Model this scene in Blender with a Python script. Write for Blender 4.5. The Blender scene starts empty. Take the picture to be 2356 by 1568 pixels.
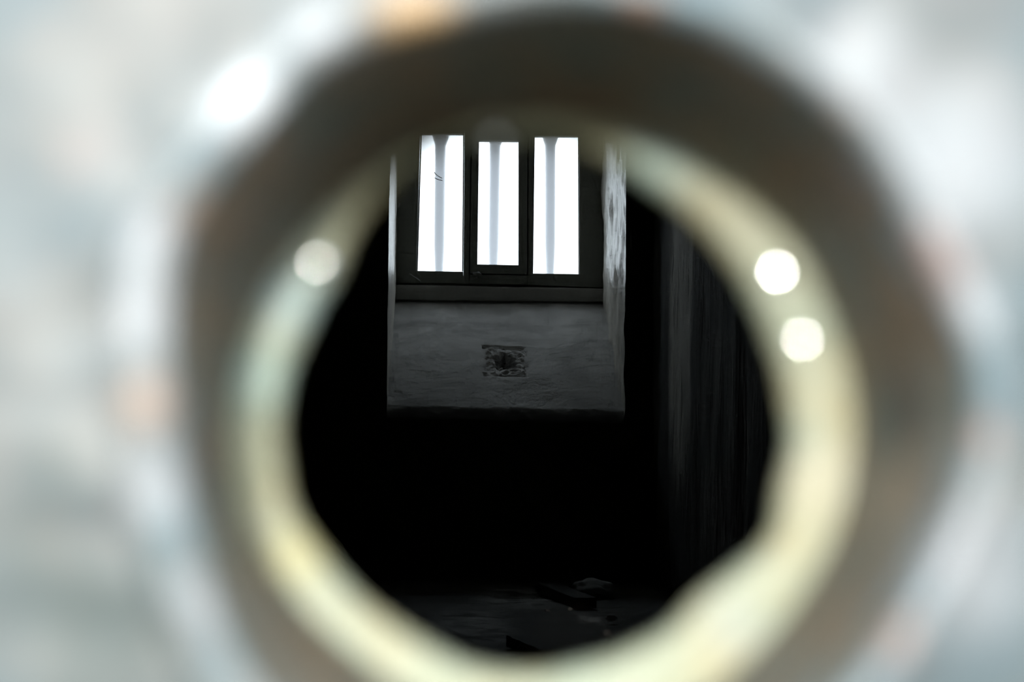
import bpy, bmesh, math, random
import numpy as np
from mathutils import Vector, Matrix, noise
random.seed(7)
SC = bpy.context.scene
COL = SC.collection

# ------------------------------------------------------------------ camera
F = 3500.0                       # focal length in pixels of the 2356 x 1568 frame
CAM = Vector((0.0, 0.0, 0.75))
yaw, pitch, roll = math.radians(2.1), math.radians(3.5), math.radians(1.0)
fwd = Vector((math.sin(yaw)*math.cos(pitch), math.cos(yaw)*math.cos(pitch), math.sin(pitch)))
right0 = Vector((math.cos(yaw), -math.sin(yaw), 0))
up0 = right0.cross(fwd)
rgt = right0*math.cos(roll) + up0*math.sin(roll)
upv = rgt.cross(fwd)
cd = bpy.data.cameras.new('camera')
cd.lens = 35.0; cd.sensor_width = 23.56; cd.sensor_fit = 'HORIZONTAL'
cd.clip_start = 0.005; cd.clip_end = 200
cd.dof.use_dof = True; cd.dof.focus_distance = 9.0; cd.dof.aperture_fstop = 5.6
cam = bpy.data.objects.new('camera', cd); COL.objects.link(cam)
M = Matrix.Identity(4)
for i in range(3):
    M[i][0] = rgt[i]; M[i][1] = upv[i]; M[i][2] = -fwd[i]; M[i][3] = CAM[i]
cam.matrix_world = M
SC.camera = cam

# ------------------------------------------------------------------ sky, sun, exposure
SKY = (0.86, 0.94, 1.0)
SKY_STRENGTH = 5.2
SUN_STRENGTH = 3.2
SUN_ELEV, SUN_AZ = 8.0, 4.5       # degrees; low hazy sun behind and left of the camera
w = bpy.data.worlds.new('overcast_sky'); SC.world = w
w.use_nodes = True
bg = w.node_tree.nodes['Background']
bg.inputs[0].default_value = (*SKY, 1); bg.inputs[1].default_value = SKY_STRENGTH
sd = bpy.data.lights.new('sun', 'SUN'); sd.energy = SUN_STRENGTH; sd.angle = math.radians(3.0)
sd.color = (1.0, 0.95, 0.86)
sun = bpy.data.objects.new('sun', sd); COL.objects.link(sun)
el, az = math.radians(SUN_ELEV), math.radians(SUN_AZ)
to_sun = Vector((-math.sin(az)*math.cos(el), -math.cos(az)*math.cos(el), math.sin(el)))
sun.location = to_sun*12 + CAM
sun.rotation_euler = to_sun.to_track_quat('Z', 'Y').to_euler()
# portal in the cell's window opening: gives off no light, only guides the sampling of the sky
pl = bpy.data.lights.new('window_portal', 'AREA'); pl.shape = 'RECTANGLE'; pl.size = 1.24; pl.size_y = 1.10
pl.cycles.is_portal = True
po = bpy.data.objects.new('window_portal', pl); COL.objects.link(po)
po.location = (0.256, 9.76, 2.20); po.rotation_euler = (math.radians(-90), 0, 0)
SC.view_settings.view_transform = 'Standard'
SC.view_settings.look = 'None'
SC.view_settings.exposure = 0.0
SC.view_settings.gamma = 1.0
SC.view_settings.use_curve_mapping = False
SC.cycles.max_bounces = 6
SC.cycles.diffuse_bounces = 3
SC.cycles.transparent_max_bounces = 12
SC.cycles.use_denoising = True
SC.cycles.denoising_input_passes = 'RGB'
SC.cycles.adaptive_threshold = 0.02

# ------------------------------------------------------------------ helpers
def P(px, py, Y):
    """point on the vertical plane y = Y"""
    d = fwd*F + rgt*(px-1178.0) - upv*(py-784.0)
    return CAM + d*((Y-CAM.y)/d.y)

def G(px, py, z=0.0):
    """point on the floor"""
    d = fwd*F + rgt*(px-1178.0) - upv*(py-784.0)
    return CAM + d*((z-CAM.z)/d.z)

def X(px, py, xw):
    """point on a vertical wall x = xw"""
    d = fwd*F + rgt*(px-1178.0) - upv*(py-784.0)
    return CAM + d*((xw-CAM.x)/d.x)

def obj(name, me, mat=None, parent=None, smooth=True, **props):
    o = bpy.data.objects.new(name, me); COL.objects.link(o)
    if mat: me.materials.append(mat)
    if smooth:
        for p in me.polygons: p.use_smooth = True
    if parent: o.parent = parent
    for k, v in props.items(): o[k] = v
    return o

def empty(name, **props):
    o = bpy.data.objects.new(name, None); COL.objects.link(o)
    o.empty_display_size = 0.05
    for k, v in props.items(): o[k] = v
    return o

def pydata(name, v, f):
    me = bpy.data.meshes.new(name); me.from_pydata([tuple(p) for p in v], [], f); me.update()
    return me

def loft(name, loops, closed=True):
    n = len(loops[0]); v = [p for L in loops for p in L]; f = []
    for a in range(len(loops)-1):
        for i in range(n if closed else n-1):
            j = (i+1) % n
            f.append((a*n+i, a*n+j, (a+1)*n+j, (a+1)*n+i))
    return pydata(name, v, f)

def boxes(name, lst):
    v, f = [], []
    for (x0, x1, y0, y1, z0, z1) in lst:
        b = len(v)
        v += [(x0,y0,z0),(x1,y0,z0),(x1,y1,z0),(x0,y1,z0),(x0,y0,z1),(x1,y0,z1),(x1,y1,z1),(x0,y1,z1)]
        f += [tuple(b+k for k in q) for q in ((3,2,1,0),(4,5,6,7),(0,1,5,4),(1,2,6,5),(2,3,7,6),(3,0,4,7))]
    return pydata(name, v, f)

def prism(name, quad, Y, depth, bev=0.004):
    """quad of pixel corners (clockwise) on plane Y, extruded backwards by depth, bevelled"""
    a = [P(x, y, Y) for x, y in quad]
    b = [p + Vector((0, depth, 0)) for p in a]
    n = len(a)
    bm = bmesh.new()
    va = [bm.verts.new(p) for p in a]; vb = [bm.verts.new(p) for p in b]
    bm.faces.new(va); bm.faces.new(vb[::-1])
    for i in range(n):
        j = (i+1) % n
        bm.faces.new((va[i], vb[i], vb[j], va[j]))
    bmesh.ops.recalc_face_normals(bm, faces=bm.faces)
    if bev: bmesh.ops.bevel(bm, geom=list(bm.edges), offset=bev, segments=2, affect='EDGES', profile=0.6)
    me = bpy.data.meshes.new(name); bm.to_mesh(me); bm.free()
    return me

def tube(name, pts, radii, n=14, cap=True):
    pts = [Vector(p) for p in pts]
    loops = []
    for i, p in enumerate(pts):
        t = (pts[min(i+1, len(pts)-1)] - pts[max(i-1, 0)]).normalized()
        u = t.cross(Vector((0.3, 1, 0.1))).normalized(); q = t.cross(u)
        r = radii[i] if hasattr(radii, '__len__') else radii
        loops.append([p + (u*math.cos(k*2*math.pi/n) + q*math.sin(k*2*math.pi/n))*r for k in range(n)])
    me = loft(name, loops)
    if cap:
        bm = bmesh.new(); bm.from_mesh(me); bmesh.ops.holes_fill(bm, edges=bm.edges); bm.to_mesh(me); bm.free()
    return me

def grid(name, A, B, C, D, nu, nv, disp):
    """grid over quad A-B (u) / D-C (v): disp(u, v, point) -> offset vector"""
    v, f = [], []
    for j in range(nv+1):
        for i in range(nu+1):
            s, t = i/nu, j/nv
            p = (A*(1-s)+B*s)*(1-t) + (D*(1-s)+C*s)*t
            v.append(p + disp(s, t, p))
    for j in range(nv):
        for i in range(nu):
            a = j*(nu+1)+i
            f.append((a, a+1, a+nu+2, a+nu+1))
    return pydata(name, v, f)

def fbm(p, s, o=4):
    return noise.fractal(Vector(p)*s, 1.0, 2.0, o)

# ------------------------------------------------------------------ material kit
def rgb(c): return (*c, 1)
def new_mat(name):
    m = bpy.data.materials.new(name); m.use_nodes = True
    nt = m.node_tree
    return m, nt, nt.nodes['Principled BSDF']
def N(nt, t, **kw):
    n = nt.nodes.new(t)
    for k, v in kw.items(): setattr(n, k, v)
    return n
def L(nt, a, b): nt.links.new(a, b)
def position(nt, scale=(1,1,1)):
    g = N(nt, 'ShaderNodeNewGeometry')
    m = N(nt, 'ShaderNodeMapping'); m.inputs['Scale'].default_value = scale
    L(nt, g.outputs['Position'], m.inputs['Vector'])
    return m.outputs[0]
def noise_fac(nt, vec, scale, detail=5, rough=0.6, lo=0.35, hi=0.65):
    n = N(nt, 'ShaderNodeTexNoise'); n.inputs['Scale'].default_value = scale
    n.inputs['Detail'].default_value = detail; n.inputs['Roughness'].default_value = rough
    L(nt, vec, n.inputs['Vector'])
    r = N(nt, 'ShaderNodeMapRange'); r.interpolation_type = 'SMOOTHSTEP'
    r.inputs[1].default_value = lo; r.inputs[2].default_value = hi
    L(nt, n.outputs[0], r.inputs[0])
    return r.outputs[0]
def mixc(nt, fac, a, b):
    m = N(nt, 'ShaderNodeMix'); m.data_type = 'RGBA'
    for s, v in ((m.inputs[0], fac), (m.inputs[6], a), (m.inputs[7], b)):
        if isinstance(v, (int, float)): s.default_value = v
        elif isinstance(v, tuple): s.default_value = rgb(v)
        else: L(nt, v, s)
    return m.outputs[2]
def math_n(nt, op, a, b):
    m = N(nt, 'ShaderNodeMath', operation=op, use_clamp=True)
    for s, v in zip(m.inputs, (a, b)):
        if isinstance(v, (int, float)): s.default_value = v
        else: L(nt, v, s)
    return m.outputs[0]
def spot(nt, p, r, soft=0.5, stretch=(1,1,1)):
    """1 inside a ball of radius r round the world point p: a stain or painted highlight with a place of its own"""
    g = N(nt, 'ShaderNodeNewGeometry')
    s = N(nt, 'ShaderNodeVectorMath', operation='SUBTRACT'); s.inputs[1].default_value = p
    L(nt, g.outputs['Position'], s.inputs[0])
    k = N(nt, 'ShaderNodeVectorMath', operation='MULTIPLY'); k.inputs[1].default_value = stretch
    L(nt, s.outputs[0], k.inputs[0])
    l = N(nt, 'ShaderNodeVectorMath', operation='LENGTH'); L(nt, k.outputs[0], l.inputs[0])
    mr = N(nt, 'ShaderNodeMapRange'); mr.interpolation_type = 'SMOOTHSTEP'
    mr.inputs[1].default_value = r; mr.inputs[2].default_value = r*(1-soft)
    L(nt, l.outputs['Value'], mr.inputs[0])
    return mr.outputs[0]
def bump(nt, b, vec, scale, strength, dist=0.01, detail=6):
    n = N(nt, 'ShaderNodeTexNoise'); n.inputs['Scale'].default_value = scale; n.inputs['Detail'].default_value = detail
    L(nt, vec, n.inputs['Vector'])
    u = N(nt, 'ShaderNodeBump'); u.inputs['Strength'].default_value = strength; u.inputs['Distance'].default_value = dist
    L(nt, n.outputs[0], u.inputs['Height']); L(nt, u.outputs[0], b.inputs['Normal'])

# planes along the line of sight
YP, YR = 0.154, 0.200            # outer face of the door's lip, inner ring
YW, YF = 8.0, 9.4                # cell's end wall, window frame

# painted, rust-flecked plate
def mat_plate(name, k):
    m, nt, b = new_mat(name)
    v = position(nt)
    c = mixc(nt, noise_fac(nt, v, 60), (0.068*k, 0.093*k, 0.100*k), (0.104*k, 0.108*k, 0.102*k))
    c = mixc(nt, noise_fac(nt, v, 140, lo=0.55, hi=0.75), c, (0.155*k, 0.122*k, 0.110*k))
    for (x, y, r, rc) in RUST:
        c = mixc(nt, math_n(nt, 'MULTIPLY', spot(nt, P(x, y, YP), r, 0.85), 0.8), c, rc)
    for (x, y, r, k) in PALE_AND_LIT:
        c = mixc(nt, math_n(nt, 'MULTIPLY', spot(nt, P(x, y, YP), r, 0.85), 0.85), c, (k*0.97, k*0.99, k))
    for (x, y, r) in DULL_AND_SHADED:
        c = mixc(nt, math_n(nt, 'MULTIPLY', spot(nt, P(x, y, YP), r, 0.9), 0.8), c, (0.055, 0.072, 0.066))
    L(nt, c, b.inputs['Base Color']); b.inputs['Roughness'].default_value = 0.38
    return m
RUST = [(70, 75, 0.0046, (0.26, 0.19, 0.14)), (335, 930, 0.0042, (0.28, 0.19, 0.135)), (2125, 560, 0.0040, (0.26, 0.12, 0.075)), (955, 30, 0.0068, (0.56, 0.35, 0.16)), (2060, 1440, 0.0038, (0.24, 0.13, 0.085)),
        (2290, 185, 0.0045, (0.22, 0.16, 0.12)), (455, 480, 0.0034, (0.30, 0.19, 0.12)), (1480, 0, 0.0035, (0.24, 0.13, 0.08)), (2265, 1000, 0.0030, (0.22, 0.14, 0.11)), (1935, 255, 0.0025, (0.26, 0.15, 0.09)), (200, 320, 0.006, (0.15, 0.115, 0.105)), (2200, 620, 0.005, (0.22, 0.15, 0.13))]
PALE_AND_LIT = [(568, 228, 0.0068, 0.55), (715, 50, 0.0058, 0.40), (2270, 700, 0.0055, 0.34), (2000, 120, 0.0100, 0.27), (2230, 350, 0.015, 0.27), (2270, 1320, 0.012, 0.25), (325, 720, 0.0062, 0.30), (340, 560, 0.005, 0.30),  # upper-left highlights and the lip's lit left painted in, plus the paler right side
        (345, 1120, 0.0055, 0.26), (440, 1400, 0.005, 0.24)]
DULL_AND_SHADED = [(180, 1450, 0.016), (330, 1500, 0.007), (120, 1050, 0.008), (60, 1250, 0.008)]  # darker lower-left tones; the second spot paints the shade beside the lip
def mat_bore():
    m, nt, b = new_mat('rusty_bore')
    v = position(nt)
    c = mixc(nt, noise_fac(nt, v, 90), (0.10, 0.115, 0.10), (0.16, 0.11, 0.07))
    c = mixc(nt, noise_fac(nt, v, 220, lo=0.5, hi=0.8), c, (0.22, 0.15, 0.09))
    for (x, y, r, col) in ((2060, 940, 0.011, (0.040, 0.052, 0.052)), (2060, 1130, 0.008, (0.26, 0.21, 0.15)), (495, 470, 0.005, (0.30, 0.19, 0.13)), (520, 1250, 0.010, (0.10, 0.125, 0.095)),
                           (640, 230, 0.005, (0.26, 0.16, 0.08)), (1980, 420, 0.008, (0.15, 0.10, 0.075)), (500, 720, 0.006, (0.15, 0.11, 0.065)), (1760, 160, 0.006, (0.16, 0.13, 0.09))):
        c = mixc(nt, math_n(nt, 'MULTIPLY', spot(nt, P(x, y, YP+(0.025 if x > 2000 else 0.015)), r, 0.9), 0.85), c, col)
    L(nt, c, b.inputs['Base Color']); b.inputs['Roughness'].default_value = 0.6
    return m
def mat_ring():
    m, nt, b = new_mat('cream_paint')
    v = position(nt)
    c = mixc(nt, noise_fac(nt, v, 80), (0.39, 0.36, 0.22), (0.34, 0.38, 0.28))
    for (x, y, r, col) in ((610, 860, 0.007, (0.36, 0.48, 0.42)), (680, 690, 0.007, (0.36, 0.48, 0.47)), (690, 1270, 0.006, (0.48, 0.44, 0.22)),
                           (1500, 380, 0.007, (0.34, 0.46, 0.41)), (1900, 1100, 0.008, (0.47, 0.44, 0.31)), (1690, 1440, 0.006, (0.36, 0.38, 0.31))):
        c = mixc(nt, math_n(nt, 'MULTIPLY', spot(nt, P(x, y, YR), r, 0.8), 0.8), c, col)
    L(nt, c, b.inputs['Base Color']); b.inputs['Roughness'].default_value = 0.42
    return m
def mat_bead():
    m, nt, b = new_mat('bare_solder')
    b.inputs['Base Color'].default_value = (0.9, 0.93, 0.92, 1); b.inputs['Metallic'].default_value = 1.0
    b.inputs['Roughness'].default_value = 0.12
    return m
def mat_plaster(name, lo, hi, scale=6, spec=0.3, rough=0.8, bump_s=0.5, bdist=0.01, fine=90):
    m, nt, b = new_mat(name)
    v = position(nt)
    c = mixc(nt, noise_fac(nt, v, scale, 8, 0.65, 0.3, 0.7), lo, hi)
    c = mixc(nt, noise_fac(nt, v, fine, 4, 0.6, 0.55, 0.72), c, tuple(k*0.45 for k in lo))
    L(nt, c, b.inputs['Base Color']); b.inputs['Roughness'].default_value = rough
    b.inputs['Specular IOR Level'].default_value = spec
    bump(nt, b, v, fine*0.7, bump_s, bdist)
    return m
def mat_plain(name, c, rough=0.6, metallic=0.0, var=0.25, scale=40):
    m, nt, b = new_mat(name)
    v = position(nt)
    k = mixc(nt, noise_fac(nt, v, scale), tuple(x*(1-var) for x in c), c)
    L(nt, k, b.inputs['Base Color']); b.inputs['Roughness'].default_value = rough; b.inputs['Metallic'].default_value = metallic
    return m
def mat_pane(dusty):
    m = bpy.data.materials.new('dusty_glass' if dusty else 'clear_glass'); m.use_nodes = True
    nt = m.node_tree; nt.nodes.clear()
    out = N(nt, 'ShaderNodeOutputMaterial')
    tr = N(nt, 'ShaderNodeBsdfTransparent'); tr.inputs[0].default_value = (0.96, 0.98, 0.98, 1)
    x = N(nt, 'ShaderNodeMixShader')
    L(nt, tr.outputs[0], x.inputs[1])
    if dusty:
        fr = N(nt, 'ShaderNodeBsdfRefraction'); fr.inputs['Roughness'].default_value = 0.5; fr.inputs['IOR'].default_value = 1.28
        fr.inputs[0].default_value = (0.95, 0.97, 1.0, 1)
        tl = N(nt, 'ShaderNodeBsdfTranslucent'); tl.inputs[0].default_value = (0.82, 0.85, 0.91, 1)
        a = N(nt, 'ShaderNodeMixShader'); a.inputs[0].default_value = 0.68
        L(nt, fr.outputs[0], a.inputs[1]); L(nt, tl.outputs[0], a.inputs[2])
        x.inputs[0].default_value = 0.55
        L(nt, a.outputs[0], x.inputs[2])
    else:
        gl = N(nt, 'ShaderNodeBsdfGlossy'); gl.inputs['Roughness'].default_value = 0.05
        x.inputs[0].default_value = 0.03
        L(nt, gl.outputs[0], x.inputs[2])
    L(nt, x.outputs[0], out.inputs[0])
    return m

# ------------------------------------------------------------------ outlines traced on the door
def outline(px, Y, centre, K, n=192):
    c = P(*centre, Y)
    pts = [P(x, y, Y) - c for x, y in px]
    a = np.array([math.atan2(p.z, p.x) for p in pts]); r = np.array([math.hypot(p.x, p.z) for p in pts])
    o = np.argsort(a); a = a[o]; r = r[o]
    t = np.arange(n)*2*math.pi/n - math.pi
    rr = np.interp(t, np.r_[a-2*math.pi, a, a+2*math.pi], np.r_[r, r, r])
    sp = np.fft.rfft(rr); sp[K+1:] = 0
    return c, t, np.fft.irfft(sp, n)
HOLE = [(393,768),(403,870),(408,972),(423,1074),(439,1176),(464,1278),(500,1380),(546,1482),(587,1568),(700,1680),(900,1790),(1120,1835),(1317,1848),(1520,1825),(1720,1755),(1880,1650),
        (1980,1554),(2042,1462),(2083,1390),(2134,1304),(2190,1202),(2215,1100),(2241,1013),(2241,921),(2236,819),(2190,730),(2144,638),(2108,536),(2042,408),(1970,306),(1909,230),(1807,173),
        (1734,119),(1606,55),(1450,15),(1300,5),(1170,12),(1055,42),(906,80),(800,105),(714,168),(658,219),(612,286),(541,357),(485,423),(444,500),(413,587),(398,663)]
BORE = [(561,768),(543,870),(536,972),(548,1074),(545,1145),(580,1217),(620,1290),(663,1348),(725,1417),(790,1475),(862,1536),(960,1605),(1100,1660),(1248,1685),(1400,1670),(1560,1620),
        (1690,1539),(1762,1467),(1826,1390),(1877,1305),(1924,1220),(1950,1139),(1962,1028),(1958,925),(1936,791),(1904,702),(1860,612),(1802,537),(1739,470),(1677,416),(1601,371),(1525,327),
        (1400,290),(1250,268),(1100,285),(960,340),(850,410),(760,480),(679,571),(640,635),(605,699)]
OPEN = [(720,715),(698,778),(684,790),(658,870),(640,972),(648,1074),(668,1176),(725,1261),(790,1340),(848,1399),(909,1440),(1007,1500),(1061,1529),(1130,1548),(1213,1556),(1349,1534),(1417,1516),
        (1505,1475),(1563,1441),(1579,1411),(1639,1356),(1711,1305),(1775,1249),(1796,1194),(1798,1134),(1820,1062),(1826,998),(1815,930),(1797,836),(1770,760),(1730,670),(1690,604),(1632,532),
        (1579,479),(1507,429),(1445,382),(1380,348),(1300,318),(1200,305),(1140,326),(1080,308),(1000,335),(940,378),(883,432),(830,498),(800,555),(770,635)]
NS = 192
ch, th, rh = outline(HOLE, YP, (1317, 925), 12)
cb, tb, rb = outline(BORE, YR, (1248, 980), 9)
co, to, ro = outline(OPEN, YR, (1240, 945), 26)
def ringpts(c, t, r, Y, dr=0.0, nz=0.0, ns=300):
    out = []
    for k in range(NS):
        q = r[k] + (dr[k] if hasattr(dr, '__len__') else dr)
        p = Vector((c.x + q*math.cos(t[k]), Y, c.z + q*math.sin(t[k])))
        if nz: p.y += nz*fbm(p, ns, 3)
        out.append(p)
    return out
RX0, RX1, RZ0, RZ1 = -0.44, 0.46, 0.05, 1.95
def rectpts(c, t, Y):
    out = []
    for k in range(NS):
        dx, dz = math.cos(t[k]), math.sin(t[k])
        s = min(((RX1 if dx > 0 else RX0)-c.x)/dx if abs(dx) > 1e-6 else 9e9, ((RZ1 if dz > 0 else RZ0)-c.z)/dz if abs(dz) > 1e-6 else 9e9)
        out.append(Vector((c.x+dx*s, Y, c.z+dz*s)))
    for cx in (RX0, RX1):
        for cz in (RZ0, RZ1):
            k = min(range(NS), key=lambda i: (out[i].x-cx)**2 + (out[i].z-cz)**2)
            out[k] = Vector((cx, Y, cz))
    return out

# ------------------------------------------------------------------ the door with its spy hole
M_PLATE, M_RIM, M_BORE, M_RING, M_BEAD = mat_plate('painted_plate', 1.0), mat_plate('worn_lit_rim', 1.5), mat_bore(), mat_ring(), mat_bead()  # rim colour also painted brighter for the light on its slope
door = empty('door_1', kind='structure', category='door', label='pale rust-flecked metal door with a round spy hole, filling the blurred foreground')
# width of the raised lip round the hole: wider on the left
lipw = np.array([0.0045 + 0.0022*max(0.0, -math.cos(t - 0.25)) for t in th])
YPL = YP + 0.0035                # flat of the plate behind the lip's crest
loops = []
for k, d in enumerate((0.0, 0.0015, 0.004, 0.008, 0.013, 0.02, 0.03, 0.05, 0.09, 0.2)):
    blend = min(1.0, d/0.03)
    rr = (rh+lipw)*(1-blend) + float(np.mean(rh+lipw))*blend + d
    loops.append(ringpts(ch, th, rr, YPL, 0, 0.0006 if d < 0.1 else 0, 120))
loops.append(rectpts(ch, th, YPL))
loops.append(rectpts(ch, th, YR+0.004))
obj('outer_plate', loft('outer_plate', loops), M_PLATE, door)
loops = []
for s in np.linspace(0, 1, 13):
    a = s*math.pi
    dr = lipw*(0.5+0.5*math.cos(a)) + 0.0002
    y = YPL + 0.0006 - (YPL-YP+0.0006)*math.sin(a)**0.8 + (0.004*max(0, s-0.85)/0.15)
    loops.append(ringpts(ch, th, rh, y, dr, 0.0004, 260))
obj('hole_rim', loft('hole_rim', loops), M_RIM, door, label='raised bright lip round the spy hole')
loops = []
for s in np.linspace(0, 1, 16):
    L0 = ringpts(ch, th, rh, YP+0.002, 0.0003); L1 = ringpts(cb, tb, rb, YR+0.0005)
    row = []
    for p, q in zip(L0, L1):
        r = p.lerp(q, s)
        axis = ch.lerp(cb, s); rad = Vector((r.x-axis.x, 0, r.z-axis.z)).normalized()
        r += rad*(0.0009*fbm(r, 110, 4)*math.sin(math.pi*s)**0.5)
        row.append(r)
    loops.append(row)
obj('hole_lining', loft('hole_lining', loops), M_BORE, door, label='dark rusty bore of the spy hole')
loops = [rectpts(co, to, YR+0.0039)]
loops.append(ringpts(co, to, ro, YR+0.0039, 0.02))
loops.append(ringpts(co, to, ro, YR+0.0039, 0.0012))
for s in np.linspace(0, 1, 6):   # rolled edge
    a = s*math.pi/2
    loops.append(ringpts(co, to, ro, YR+0.0028-0.0028*math.sin(a), 0.0020*(1-math.cos(a)), 0.0002, 500))
for s in (0.35, 0.6, 0.8, 1.0):
    A = ringpts(co, to, ro, YR, 0.0020); row = []
    for k, p in enumerate(A):
        q = Vector((p.x-cb.x, 0, p.z-cb.z)); ang = math.atan2(q.z, q.x)
        R = float(np.interp(ang, np.r_[tb, math.pi], np.r_[rb, rb[0]])) + 0.0008
        e = Vector((cb.x+R*math.cos(ang), YR, cb.z+R*math.sin(ang)))
        z = p.lerp(e, (s-0.2)/0.8); z.y += 0.0003*fbm(z, 300, 3)
        row.append(z)
    loops.append(row)
obj('inner_ring', loft('inner_ring', loops), M_RING, door, label='cream painted inner ring with an uneven edge')
def bead(px, py, r, h):
    c = P(px, py, YR+0.0006)
    loops = []
    for s in np.linspace(0.02, 1, 8):
        a = s*math.pi/2
        loops.append([c + Vector((r*math.sin(a)*math.cos(k*math.pi/10), -h*math.cos(a), r*math.sin(a)*math.sin(k*math.pi/10))) for k in range(20)])
    me = loft('solder_bead', loops)
    bm = bmesh.new(); bm.from_mesh(me); bmesh.ops.holes_fill(bm, edges=bm.edges); bm.to_mesh(me); bm.free()
    return obj('solder_bead', me, M_BEAD, door)
for (x, y, r, h) in ((1800, 628, 0.0021, 0.0007), (1855, 785, 0.0018, 0.0007), (728, 606, 0.0020, 0.0007), (1140, 312, 0.0016, 0.0007)):
    bead(x, y, r, h)

# ------------------------------------------------------------------ the cell
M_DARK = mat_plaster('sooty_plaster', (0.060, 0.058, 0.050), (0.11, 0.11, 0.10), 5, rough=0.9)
XR = P(1502, 900, YW).x          # inner face of the right wall
XL = -1.45
ZC = 3.3
hl, hr = P(890, 600, YW).x, P(1440, 600, YW).x
zt = P(1160, 150, YW).z
zs = P(890, 948, YW).z
Y1 = 9.75                        # outer face of the end wall
boxes_front = [(XL-0.4, -0.36, 0.2045, 0.5, 0, ZC), (0.38, XR+0.4, 0.2045, 0.5, 0, ZC), (-0.36, 0.38, 0.2045, 0.5, 1.88, ZC), (-0.36, 0.38, 0.2045, 0.5, 0, 0.12)]
obj('wall_front', boxes('wall_front', boxes_front), M_DARK, smooth=False, kind='structure', category='wall', label='thick dark wall that carries the door')

# ground outside and floor
M_GROUND = mat_plaster('bare_ground', (0.045, 0.042, 0.037), (0.08, 0.075, 0.065), 1.5)
obj('ground', boxes('ground', [(-40, 40, -40, 0.2, -0.2, 0.0), (-40, 40, Y1, 60, -0.2, 0.0)]), M_GROUND, smooth=False, kind='structure', category='ground', label='bare ground outside the cell')

obj('wall_sky_blocker', boxes('wall_sky_blocker', [(-30, 30, -12.4, -12, 0, 2.1)]), M_GROUND, smooth=False, kind='structure', category='wall', label='unseen dark wall added behind the camera to block the low sky')  # added out of view so low sky does not reach the ring's top
def mat_floor():
    m, nt, b = new_mat('dirty_floor')
    v = position(nt)
    base = mixc(nt, noise_fac(nt, v, 9, 8, 0.7), (0.07, 0.068, 0.06), (0.17, 0.168, 0.155))
    pale = None
    for (x, y, r, s) in ((1085, 1440, 0.42, (1.6, 0.45, 1)), (1190, 1370, 0.36, (1.2, 0.5, 1)), (1110, 1530, 0.36, (1.6, 0.6, 1)), (1360, 1420, 0.12, (1.4, 0.6, 1))):
        q = spot(nt, G(x, y), r, 0.95, s)
        pale = q if pale is None else math_n(nt, 'MAXIMUM', pale, q)
    n1 = noise_fac(nt, v, 9, 7, 0.7, 0.40, 0.56)
    f = math_n(nt, 'MULTIPLY', pale, n1)  # broad soft-edged pale patches broken up by noise
    c = mixc(nt, f, base, (0.88, 0.88, 0.86))
    L(nt, c, b.inputs['Base Color']); b.inputs['Roughness'].default_value = 0.9
    bump(nt, b, v, 40, 0.6, 0.02)
    return m
def fl(u, v, p): return Vector((0, 0, 0.012*fbm(p, 3, 5) - 0.006))
M_FLOOR = mat_floor()
obj('floor', grid('floor', Vector((XL-.2, .2, 0)), Vector((XR+.2, .2, 0)), Vector((XR+.2, YW+.3, 0)), Vector((XL-.2, YW+.3, 0)), 60, 160, fl), M_FLOOR,
    kind='structure', category='floor', label='dirty dark floor with mottled pale patches')
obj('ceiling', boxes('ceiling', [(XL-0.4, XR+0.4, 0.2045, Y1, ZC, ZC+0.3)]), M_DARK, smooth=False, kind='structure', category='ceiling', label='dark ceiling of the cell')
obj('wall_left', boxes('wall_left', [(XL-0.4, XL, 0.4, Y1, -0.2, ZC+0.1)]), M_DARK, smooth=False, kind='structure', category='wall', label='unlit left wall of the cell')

def mat_right():
    m, nt, b = new_mat('peeling_wall')
    v = position(nt, (1, 0.9, 0.10))
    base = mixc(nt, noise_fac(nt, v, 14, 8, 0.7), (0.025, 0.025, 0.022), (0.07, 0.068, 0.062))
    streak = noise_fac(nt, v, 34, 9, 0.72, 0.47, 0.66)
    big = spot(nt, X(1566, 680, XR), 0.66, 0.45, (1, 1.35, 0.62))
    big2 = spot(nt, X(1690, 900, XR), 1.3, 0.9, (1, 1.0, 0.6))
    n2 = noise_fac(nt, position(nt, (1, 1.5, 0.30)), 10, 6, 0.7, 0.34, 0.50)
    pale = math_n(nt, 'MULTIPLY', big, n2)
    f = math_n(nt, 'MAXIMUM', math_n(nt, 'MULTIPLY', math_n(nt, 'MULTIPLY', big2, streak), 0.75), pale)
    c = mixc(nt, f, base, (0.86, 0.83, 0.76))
    L(nt, c, b.inputs['Base Color']); b.inputs['Roughness'].default_value = 0.85
    bump(nt, b, v, 60, 0.7, 0.02)
    return m
def rw(u, v, p): return Vector((0.02*fbm((p.x, p.y*2, p.z*0.5), 2.0, 5), 0, 0))
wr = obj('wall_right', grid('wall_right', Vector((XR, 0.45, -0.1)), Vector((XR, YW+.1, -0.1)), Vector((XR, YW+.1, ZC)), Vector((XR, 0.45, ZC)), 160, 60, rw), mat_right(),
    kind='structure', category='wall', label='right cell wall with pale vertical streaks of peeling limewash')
obj('masonry', boxes('masonry', [(XR+0.06, XR+0.4, 0.4, Y1, -0.2, ZC+0.1)]), M_DARK, wr, smooth=False)

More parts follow.
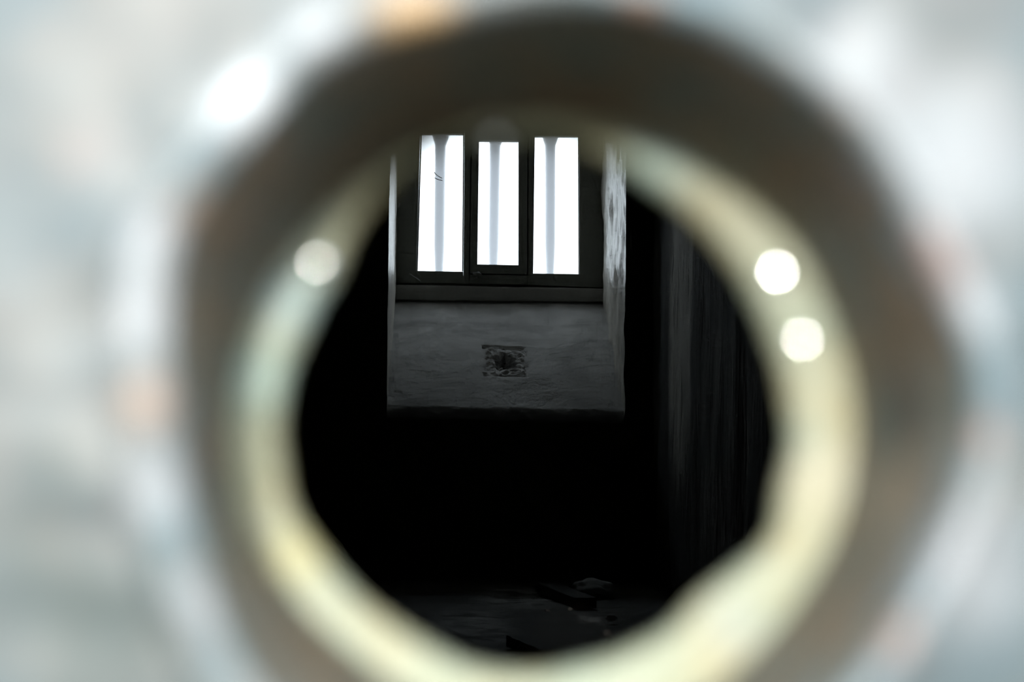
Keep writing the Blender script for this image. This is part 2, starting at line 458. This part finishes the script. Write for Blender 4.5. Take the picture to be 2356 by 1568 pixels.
# end wall with its deep window recess
e = 0.03
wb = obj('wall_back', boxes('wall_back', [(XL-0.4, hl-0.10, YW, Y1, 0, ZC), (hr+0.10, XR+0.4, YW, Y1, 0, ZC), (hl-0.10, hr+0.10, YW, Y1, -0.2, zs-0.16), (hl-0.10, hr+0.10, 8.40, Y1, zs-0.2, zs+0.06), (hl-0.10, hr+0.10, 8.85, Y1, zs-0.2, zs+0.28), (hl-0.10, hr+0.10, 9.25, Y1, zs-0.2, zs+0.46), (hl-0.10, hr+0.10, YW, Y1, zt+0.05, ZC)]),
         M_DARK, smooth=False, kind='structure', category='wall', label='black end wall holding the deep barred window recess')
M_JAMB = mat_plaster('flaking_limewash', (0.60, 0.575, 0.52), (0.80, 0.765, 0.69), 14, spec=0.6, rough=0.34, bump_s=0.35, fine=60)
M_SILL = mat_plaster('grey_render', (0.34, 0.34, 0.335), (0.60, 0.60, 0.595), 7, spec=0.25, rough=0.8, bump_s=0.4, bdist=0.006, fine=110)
def jamb(sx, A, B, C, D, seed, amp):
    def d(u, v, p):
        k = amp*fbm((p.x+seed, p.y*2.2, p.z*0.8), 5, 5)
        edge = max(0, 1-u*14)
        if sx > 0: k += edge*0.030*math.exp(-((p.z-zbulge)/0.10)**2)*(0.8+0.5*noise.noise(Vector((0, 0, p.z*22))))
        return Vector((sx*k, edge*0.03*noise.noise(Vector((seed, 0, p.z*7))), 0))
    return grid('jamb', A, B, C, D, 60, 120, d)
zbulge = P(1440, 560, YW).z
fl_b, fl_t = P(890, 950, YW), Vector((P(893, 400, YW).x, YW, zt+0.06))
bl_b, bl_t = P(911, 700, YF+0.1), P(916, 280, YF+0.1)
fr_b, fr_t = P(1439, 965, YW), Vector((P(1438, 400, YW).x, YW, zt+0.06))
br_b, br_t = P(1385, 700, YF+0.1), P(1382, 280, YF+0.1)
down = Vector((0, 0, -0.14)); upz = Vector((0, 0, 0.25))
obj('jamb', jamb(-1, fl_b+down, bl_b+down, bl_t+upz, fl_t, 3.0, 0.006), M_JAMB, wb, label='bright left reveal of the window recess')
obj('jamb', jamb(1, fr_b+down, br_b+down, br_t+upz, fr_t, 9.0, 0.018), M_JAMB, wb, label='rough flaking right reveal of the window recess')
# returns that join the reveals to the wall face
for (a, b_, x) in ((fl_b+down, fl_t, hl-0.11), (fr_b+down, fr_t, hr+0.11)):
    A = Vector((x, YW, a.z)); D = Vector((x, YW, b_.z))
    obj('wall_face', grid('wall_face', A, a, b_, D, 2, 40, lambda u, v, p: Vector((0, 0.001, 0))), M_DARK, wb)
# sloping sill with its sunken broken patch
S00, S10 = P(884, 943, YW-0.01), P(1444, 958, YW-0.01)
S01, S11 = P(905, 690, YF+0.02), P(1388, 694, YF+0.02)
pc = [(1112, 797), (1210, 797), (1214, 866), (1114, 862)]
def sill_uv(px, py):             # nearest point of the slope to a pixel
    best = None
    for j in range(201):
        t = j/200
        a, c = S00.lerp(S01, t), S10.lerp(S11, t)
        for i in range(0, 101):
            s = i/100; p = a.lerp(c, s); d = p-CAM
            z = d.dot(fwd); x = 1178+F*d.dot(rgt)/z; y = 784-F*d.dot(upv)/z
            q = (x-px)**2+(y-py)**2
            if best is None or q < best[0]: best = (q, s, t)
    return best[1], best[2]
u0, v1 = sill_uv(1112, 797); u1, v0 = sill_uv(1212, 865); hu, hv = sill_uv(1160, 829)
nrm = (S10-S00).cross(S01-S00).normalized()
if nrm.z < 0: nrm = -nrm
def sill_d(u, v, p):
    k = 0.006*fbm(p, 3, 4) + 0.0022*fbm(p, 34, 3)
    if v < 0.05: k += -0.05*(1-v/0.05)**2 + 0.02*fbm(p, 22, 4)*(1-v/0.05)
    du = max(u0-u, u-u1)/0.012; dv = max(v0-v, v-v1)/0.012
    inside = 1-min(1, max(0, max(du, dv)+0.5))
    if inside < 0.98 and max(du, dv) < 0.9 and (v > v1-0.02 or v < v0+0.02 or u > u1-0.02): k -= 0.022*max(0, noise.noise(p*9)+0.45)
    k += -0.010*inside + inside*0.014*fbm(p, 30, 4)
    h = math.hypot((u-hu)/0.050, (v-hv)/0.070) + 0.35*fbm(p, 25, 3)
    k -= 0.17*max(0, 1-h*abs(h))
    return nrm*k
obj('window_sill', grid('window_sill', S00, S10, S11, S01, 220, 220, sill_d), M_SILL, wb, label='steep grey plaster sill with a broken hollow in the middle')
# face just under the sill, and the recess ceiling
obj('sill_face', grid('sill_face', S00+Vector((-.05,.008,-0.30)), S10+Vector((.05,.008,-0.30)), S10+Vector((.05,.012,-0.035)), S00+Vector((-.05,.012,-0.035)), 80, 12,
    lambda u, v, p: Vector((0, 0.008*fbm(p, 14, 4), 0.012*v*fbm(p, 25, 3)))), M_DARK, wb)
obj('lintel', grid('lintel', Vector((hl-.1, YW, zt)), Vector((hr+.1, YW, zt)), P(1400, 268, YF+.1), P(895, 262, YF+.1), 30, 40, lambda u, v, p: Vector((0, 0, 0.01*fbm(p, 5, 4)))), M_JAMB, wb)
# outer reveal beyond the frame
zo0, zo1 = P(1150, 660, YF).z, P(1150, 262, YF).z
xo0, xo1 = P(915, 500, YF).x, P(1384, 500, YF).x
M_STONE = mat_plain('pale_stone', (0.42, 0.40, 0.37), 0.85)
obj('outer_reveal', boxes('outer_reveal', [(hl-.2, xo0+.03, YF+.07, Y1, zo0-.4, zo1+.5), (xo1-.03, hr+.2, YF+.07, Y1, zo0-.4, zo1+.5), (xo0, xo1, YF+.07, Y1, zo1-0.01, zo1+.5), (xo0, xo1, YF+.07, Y1, zo0-.4, zo0)]),
    M_STONE, wb, smooth=False)

# ------------------------------------------------------------------ the window
M_FRAME = mat_plain('dark_green_frame', (0.15, 0.155, 0.13), 0.6, var=0.4)
M_BOARD = mat_plain('dusty_board', (0.27, 0.265, 0.24), 0.7, var=0.35)
M_PANE, M_CLEAR = mat_pane(True), mat_pane(False)
M_IRON = mat_plain('grey_iron', (0.55, 0.57, 0.64), 0.35, var=0.3)
M_LATCH = mat_plain('blackened_iron', (0.07, 0.07, 0.062), 0.5)
win = empty('window_1', kind='structure', category='window', label='dark three-light window with bright dusty panes')
def fr(name, q, dy=0.0, depth=0.07, mat=M_FRAME, parent=win, bev=0.004, **k):
    return obj(name, prism(name, q, YF+dy, depth, bev), mat, parent, smooth=False, **k)
fr('stile', [(908,275),(967,275),(957.5,651),(906,650)])
fr('stile', [(1333,275),(1392,275),(1390,661),(1333,660)])
fr('mullion', [(1069,275),(1084,275),(1079,653),(1066,653)])
fr('mullion', [(1215.5,275),(1231,275),(1226.5,655),(1214.5,655)])
fr('top_rail', [(967,270),(1069,270),(1068.5,307),(966,306.5)])
fr('top_rail', [(1231,270),(1333,270),(1332.5,312),(1230.5,312)])
fr('top_rail', [(1084,270),(1215.5,270),(1215.5,296),(1083.5,295)])
fr('bottom_rail', [(957.5,622.5),(1066,624.5),(1066,652),(957.5,650.5)])
fr('bottom_rail', [(1226.5,628.5),(1333,630),(1333,659.5),(1226.5,656)])
fr('bottom_rail', [(1080.5,631),(1214,633),(1214,654.5),(1080,652.5)])
sash = fr('centre_sash', [(1086,298),(1102.5,298),(1098,629),(1081.5,628)], dy=-0.012, label='narrower opening sash in the middle')
fr('sash_stile', [(1193.5,298),(1213.5,298),(1212.5,631),(1193,630)], dy=-0.012, parent=sash)
fr('sash_rail', [(1102.5,299),(1193.5,299),(1193.5,323),(1102,322)], dy=-0.011, parent=sash)
fr('sash_rail', [(1098,607.5),(1193,609.5),(1193,630),(1098,628.5)], dy=-0.011, parent=sash)
fr('sill_board', [(900,654),(1394,663),(1394,694),(900,689)], dy=-0.045, depth=0.12, bev=0.018, mat=M_BOARD)
for q in ([(900,264),(1396,264),(1396,300),(900,298)], [(900,632),(1396,640),(1396,700),(900,692)], [(1076,613),(1221,614),(1221,662),(1076,662)], [(1073,270),(1094,270),(1090,660),(1072,660)], [(1202,270),(1224,270),(1221,660),(1203,660)]):
    fr('rebate', q, dy=0.045, depth=0.03, bev=0)
for q in ([(966,303),(1070,303),(1069,627),(956,626)], [(1101,318),(1195,318),(1194,612),(1096,612)], [(1229,308),(1334,308),(1335,633),(1225,632)]):
    pn = fr('pane', q, dy=0.030, depth=0.004, mat=M_CLEAR, bev=0)
    pn.data.materials.append(M_PANE)
    max(pn.data.polygons, key=lambda p: -p.center.y).material_index = 1
# thin glazing beads
for q in ([(967.5,306),(970.5,306),(961,623),(958,623)], [(1330,311),(1333,311),(1333.5,630),(1331,630)], [(1065.5,307),(1068.5,307),(1066,624),(1063,624)]):
    fr('glazing_bead', q, dy=0.02, depth=0.012, bev=0.001)
# turn latch on the sash
lt = tube('latch', [P(1088,630,YF-.03), P(1100,632,YF-.032), P(1109,636,YF-.034)], [0.014, 0.022, 0.012], 12)
la = obj('latch', lt, M_LATCH, win, label='small blackened turn latch under the middle sash')
obj('latch_lever', tube('latch_lever', [P(1102,633,YF-.04), P(1094,641,YF-.045), P(1086,648,YF-.04)], [0.010, 0.009, 0.007], 10), M_LATCH, la)

# bars outside the panes
YB = 9.60
for (xt, xb, lab) in ((1014, 1010, 'round grey iron bar behind the left pane'), (1140, 1134, 'round grey iron bar behind the narrow middle pane'), (1266, 1265, 'round grey iron bar behind the right pane')):
    pts = [P(xt+ (xb-xt)*s, 262+ (662-262)*s, YB) for s in np.linspace(0, 1, 17)]
    rad = [0.036 if 0 else 0.034 - 0.012*max(0, (s-0.75)/0.25) for s in np.linspace(0, 1, 17)]
    br = obj('window_bar', tube('window_bar', pts, rad, 20), M_IRON, None, label=lab, category='window bar', group='iron bars outside the window')
    obj('shade_collar', tube('shade_collar', [P(xt, 268, YB), P(xt, 306, YB), P(xt, 322, YB), P(xt, 334, YB)], [0.070, 0.058, 0.046, 0.034], 16), M_STONE, br)  # flared cone added at the bar's top in place of the lintel's shadow

# cobwebs
M_WEB = mat_plain('cobweb', (0.85, 0.87, 0.9), 0.6)
def web(pts, r, Y, label):
    P3 = [P(x, y, Y) for x, y in pts]
    return obj('cobweb_strand', tube('cobweb_strand', P3, r, 5, False), M_WEB, None, label=label, category='cobweb', group='cobweb strands on the window')
web([(999,396),(1004,402),(1010,406),(1017,410)], 0.0032, YF+0.02, 'upper curved cobweb strand across the left pane')
web([(1000,409),(1006,412),(1012,414),(1018,415)], 0.0032, YF+0.02, 'lower curved cobweb strand across the left pane')
web([(943,629),(952,636),(960,641),(967,645)], 0.0022, YF-0.012, 'straight cobweb strand below the left pane')
web([(908,470),(914,464),(920,468),(917,476),(911,473),(908,470)], 0.0012, YF-0.08, 'tangled cobweb loop beside the left reveal')

# ------------------------------------------------------------------ debris on the floor
M_WOOD = mat_plain('charred_wood', (0.022, 0.020, 0.016), 0.85)
M_CHIP = mat_plaster('broken_plaster', (0.55, 0.56, 0.55), (0.75, 0.75, 0.72), 20)
def board(a, b, w_, t_, z, label, name='broken_board'):
    A, B = G(*a), G(*b); d = (B-A); ln = d.length; d.normalize(); s = Vector((-d.y, d.x, 0))
    v, f = [], []
    n = 8
    for i in range(n+1):
        c = A + d*ln*i/n + Vector((0, 0, z))
        j = 0.012*noise.noise(Vector((i*1.7, a[0], 0)))
        e_ = (0.02*noise.noise(Vector((i, 5, 2))) if i in (0, n) else 0)
        for (ss, hh) in ((-1, 0), (1, 0), (1, 1), (-1, 1)):
            v.append(c + s*(ss*w_/2 + j) + d*(e_*(ss+hh)) + Vector((0, 0, hh*t_)))
    for i in range(n):
        for k in range(4):
            f.append((i*4+k, i*4+(k+1) % 4, i*4+4+(k+1) % 4, i*4+4+k))
    f += [(3, 2, 1, 0), (n*4, n*4+1, n*4+2, n*4+3)]
    return obj(name, pydata(name, v, f), M_WOOD, None, smooth=False, label=label, category='board')
board((1256, 1362), (1346, 1400), 0.10, 0.045, 0.003, 'dark broken board lying beside the pale plaster lump')
board((1186, 1488), (1268, 1524), 0.07, 0.04, 0.003, 'dark splintered board nearest the spy hole on the floor')
a = G(1312, 1366)
obj('stick', tube('stick', [a+Vector((0,0,.0)), a+Vector((.006,.05,.06)), a+Vector((.008,.10,.115))], [0.012,.011,.008], 8), M_WOOD, None, label='short dark stick propped up beside the plaster lump', category='stick')
def rock(c, r, sx, sy, sz, seed, label, name, cat, mat, grp=None):
    bm = bmesh.new(); bmesh.ops.create_icosphere(bm, subdivisions=3, radius=1)
    for v in bm.verts:
        k = 1 + 0.35*noise.noise(v.co*1.3 + Vector((seed, 0, 0))) + 0.12*noise.noise(v.co*4 + Vector((seed, 2, 0)))
        v.co = Vector((v.co.x*sx, v.co.y*sy, v.co.z*sz))*r*k
    zmin = min(v.co.z for v in bm.verts)
    for v in bm.verts: v.co = v.co + Vector((c.x, c.y, -zmin*0.9 + c.z))
    me = bpy.data.meshes.new(name); bm.to_mesh(me); bm.free()
    kw = dict(label=label, category=cat)
    if grp: kw['group'] = grp
    return obj(name, me, mat, None, **kw)
rock(G(1362, 1368), 0.095, 1, 1.3, 0.42, 1.0, 'rounded pale lump of fallen plaster on the floor', 'plaster_lump', 'rubble', M_CHIP)
for (x, y, r, lab) in ((1406, 1428, 0.022, 'bright plaster chip at the right edge of the floor patch'), (1400, 1462, 0.022, 'plaster chip just in front of the bright right-hand chip'),
                       (1258, 1407, 0.014, 'small plaster chip in front of the dark broken board'), (1312, 1404, 0.012, 'tiny plaster chip under the end of the dark board'),
                       (1228, 1378, 0.012, 'small plaster chip left of the dark broken board')):
    rock(G(x, y), r, 1.0, 0.8, 0.6, x*0.37, lab, 'plaster_chip', 'rubble', M_CHIP, 'plaster chips on the floor')
